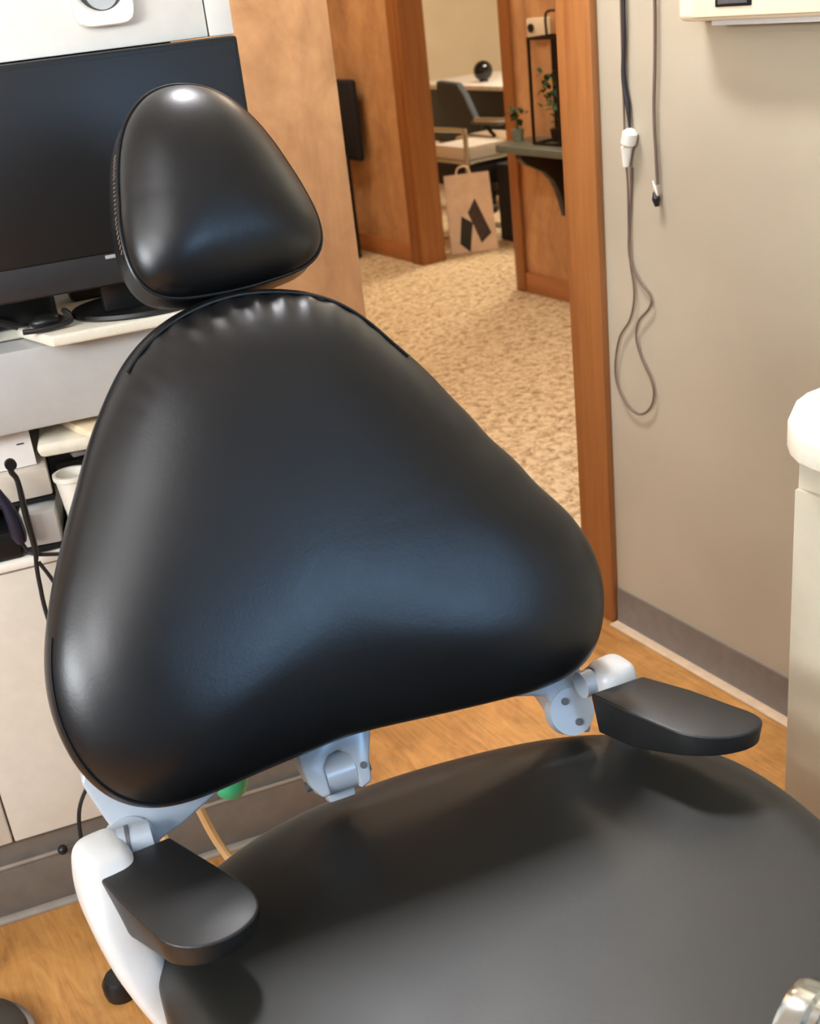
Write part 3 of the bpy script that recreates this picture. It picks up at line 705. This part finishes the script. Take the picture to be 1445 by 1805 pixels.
G().box((2.70, 5.79, .60), (3.06, 5.825, .63), .006).box((2.70, 5.79, .45), (2.73, 5.825, .60), .004).done('armrest', WOODTAN, sch)

# ---------------------------------------------------------------- the office beyond
dk = thing('desk', 'white-topped black desk against the far side of the office', 'desk', (4.95, 6.7, 0))
G().box((4.60, 5.9, .672), (5.3, 7.6, .702), .004).done('desktop', plain('white_desktop', (240, 232, 222), .35), dk)
G().box((4.70, 5.95, .30), (5.25, 7.55, .671), .003).done('modesty_panel', BLACKP, dk)
for y0, y1 in ((5.96, 6.35), (7.1, 7.54)):
    G().box((4.78, y0, 0), (5.25, y1, .299), .003).done('pedestal', WOODTAN, dk)
bl = thing('decorative_ball', 'glossy black ball standing on the white desktop', 'ball', (4.78, 6.91, .703))
G().ball((4.78, 6.91, .772), .066).done('sphere', GLOSSBLACK, bl)
G().lathe([(0, 0), (.03, 0), (.028, .012), (.015, .02), (0, .02)], (4.78, 6.91, .703), 24).done('foot', GLOSSBLACK, bl)
oc = thing('office_chair', 'grey office chair with slanted back and black arm in the office', 'chair', (4.35, 6.35, 0))
PY = Matrix(((0, 0, 1, 4.3), (1, 0, 0, 0), (0, 1, 0, 0), (0, 0, 0, 1)))
G().prism([(6.72, .775), (6.49, .762), (6.42, .70), (6.29, .52), (6.30, .475), (6.50, .455), (6.62, .50), (6.74, .66)], -.025, .025, M=PY, bev=.012).done('backrest', GREYFAB, oc)
G().box((4.22, 6.07, .40), (4.52, 6.48, .452), .02, seg=3).done('seat', plain('tan_seat_fabric', (176, 150, 122), .8), oc)
G().box((4.27, 6.07, .520), (4.33, 6.36, .545), .008).done('armrest', GREYP, oc)
G().tube([(4.3, 6.24, .52), (4.3, 6.15, .46), (4.3, 6.12, .40)], .012, 8).done('arm_post', BLACKP, oc)
G().cyl((4.37, 6.3, .08), (4.37, 6.3, .40), .025).done('gas_column', BLACKP, oc)
q = G()
for k in range(5):
    a = k*2*math.pi/5+.3; q.tube([(4.37, 6.3, .09), (4.37+.22*math.cos(a), 6.3+.22*math.sin(a), .06)], .018, 8).ball((4.37+.22*math.cos(a), 6.3+.22*math.sin(a), .028), .027)
q.done('star_base', BLACKP, oc)
cc = thing('guest_chair', 'guest chair with chrome tube arm and dark seat behind the paper bag', 'chair', (3.83, 5.7, 0))
for x in (3.64, 4.00):
    G().tube([(x, 5.90, .604), (x, 5.53, .614), (x, 5.49, .60), (x, 5.478, .57), (x, 5.485, .03), (x+.0, 5.52, .013), (x+.0, 5.90, .013)], .014, 12, smooth=5).done('tube_frame', CHROME, cc)
G().box((3.66, 5.50, .425), (3.985, 5.90, .443), .006).done('seat_shell', CHROME, cc)
G().box((3.66, 5.50, .30), (3.985, 5.90, .423), .02, seg=3).done('seat', DARKFAB, cc)
bx = G().box((3.68, 5.56, .4445), (3.96, 5.88, .515), .006); tag(bx.done('folder_stack', CREAM), 'stack of pale folders lying on the guest chair seat', 'folders')
fl_ = G().prism([(3.80, 5.20), (4.10, 5.20), (4.10, 5.44), (3.80, 5.44)], 0, .42, bev=.008)
tag(fl_.done('waste_bin', DARKFAB), 'tall black bin on the floor right of the paper bag', 'bin')
# paper bag leaning in the office doorway
bg = thing('paper_bag', 'pale pink paper carrier bag with dark geometric print on the carpet', 'bag', (3.55, 5.32, 0))
p0 = Vector((3.415, 5.365, 0)); p1 = Vector((3.64, 5.245, 0)); ux = (p1-p0).normalized(); nx = Vector((ux.y, -ux.x, 0))
if nx.x > 0: nx = -nx
wd = (p1-p0).length; hgt = .415
BGM = basis(p0, ux, (0, 0, 1), nx)
G().faces([(0, .002, 0), (wd, .002, 0), (wd, .002, -.09), (0, .002, -.09), (-.004, hgt, -.03), (wd-.018, hgt, -.03), (wd-.018, hgt, -.05), (-.004, hgt, -.05)],
          [(0, 1, 5, 4), (2, 3, 7, 6), (1, 2, 6, 5), (3, 0, 4, 7), (0, 3, 2, 1)], M=BGM).done('bag_body', PINKPAPER, bg)
def on(u, v, k=.0015): return (u, v, -.03*v/hgt+k)
pa = [(.070, .200), (.129, .158), (.103, .004), (.050, .055)]
pb = [(.150, .286), (.226, .095), (.168, .047), (.130, .150), (.106, .214)]
for P_, mt in ((pa, PRINTD), (pb, PRINT)):
    n = len(P_); G().faces([on(*p) for p in P_]+[on(p[0], p[1], .0005) for p in P_], [tuple(range(n)), tuple(range(n, 2*n))[::-1]]+[(i, (i+1) % n, n+(i+1) % n, n+i) for i in range(n)], M=BGM).done('print', mt, bg)
G().tube([BGM @ Vector((.06, hgt-.004, -.03)), BGM @ Vector((.075, hgt+.035, -.03)), BGM @ Vector((.12, hgt+.038, -.03)), BGM @ Vector((.14, hgt-.004, -.03))], .005, 8, smooth=5).done('bag_handle', PINKPAPER, bg)

# ---------------------------------------------------------------- foreground bits
# chrome cylinder at the lower right, lying on the seat
cr = thing('chrome_handle', 'polished chrome cylinder at the lower right edge lying over the seat', 'handle', (.62, .40, .60))
G().lathe([(0, 0), (.040, 0), (.047, .003), (.049, .009), (.049, .022), (.046, .025), (.046, .031), (.049, .034), (.049, .16), (.044, .168), (0, .168)], n=64, M=Matrix.Translation((.532, .452, .612)) @ Matrix.Rotation(math.radians(17), 4, 'Z') @ Matrix.Rotation(math.radians(88), 4, 'X')).done('barrel', CHROME, cr)
# foot control at the lower left and chair foot
ft = thing('foot_control', 'round dark foot control with pale rim on the wood floor, lower left corner', 'foot pedal', (-.03, 1.47, 0))
G().lathe([(0, 0), (.085, 0), (.09, .01), (.085, .03), (.06, .045), (0, .05)], (-.035, 1.49, 0), 40).done('dome', plain('dark_rubber', (62, 58, 52), .45), ft)
G().lathe([(.087, .008), (.096, .006), (.097, .012), (.088, .016)], (-.035, 1.49, 0), 40).done('rim', STEEL, ft)
gl = G().lathe([(0, 0), (.026, 0), (.028, .01), (.028, .025), (.022, .035), (0, .036)], (.196, 1.468, 0), 24)
tag(gl.done('caster', BLACKP), 'small black caster on the wood floor beside the left arm support', 'caster')
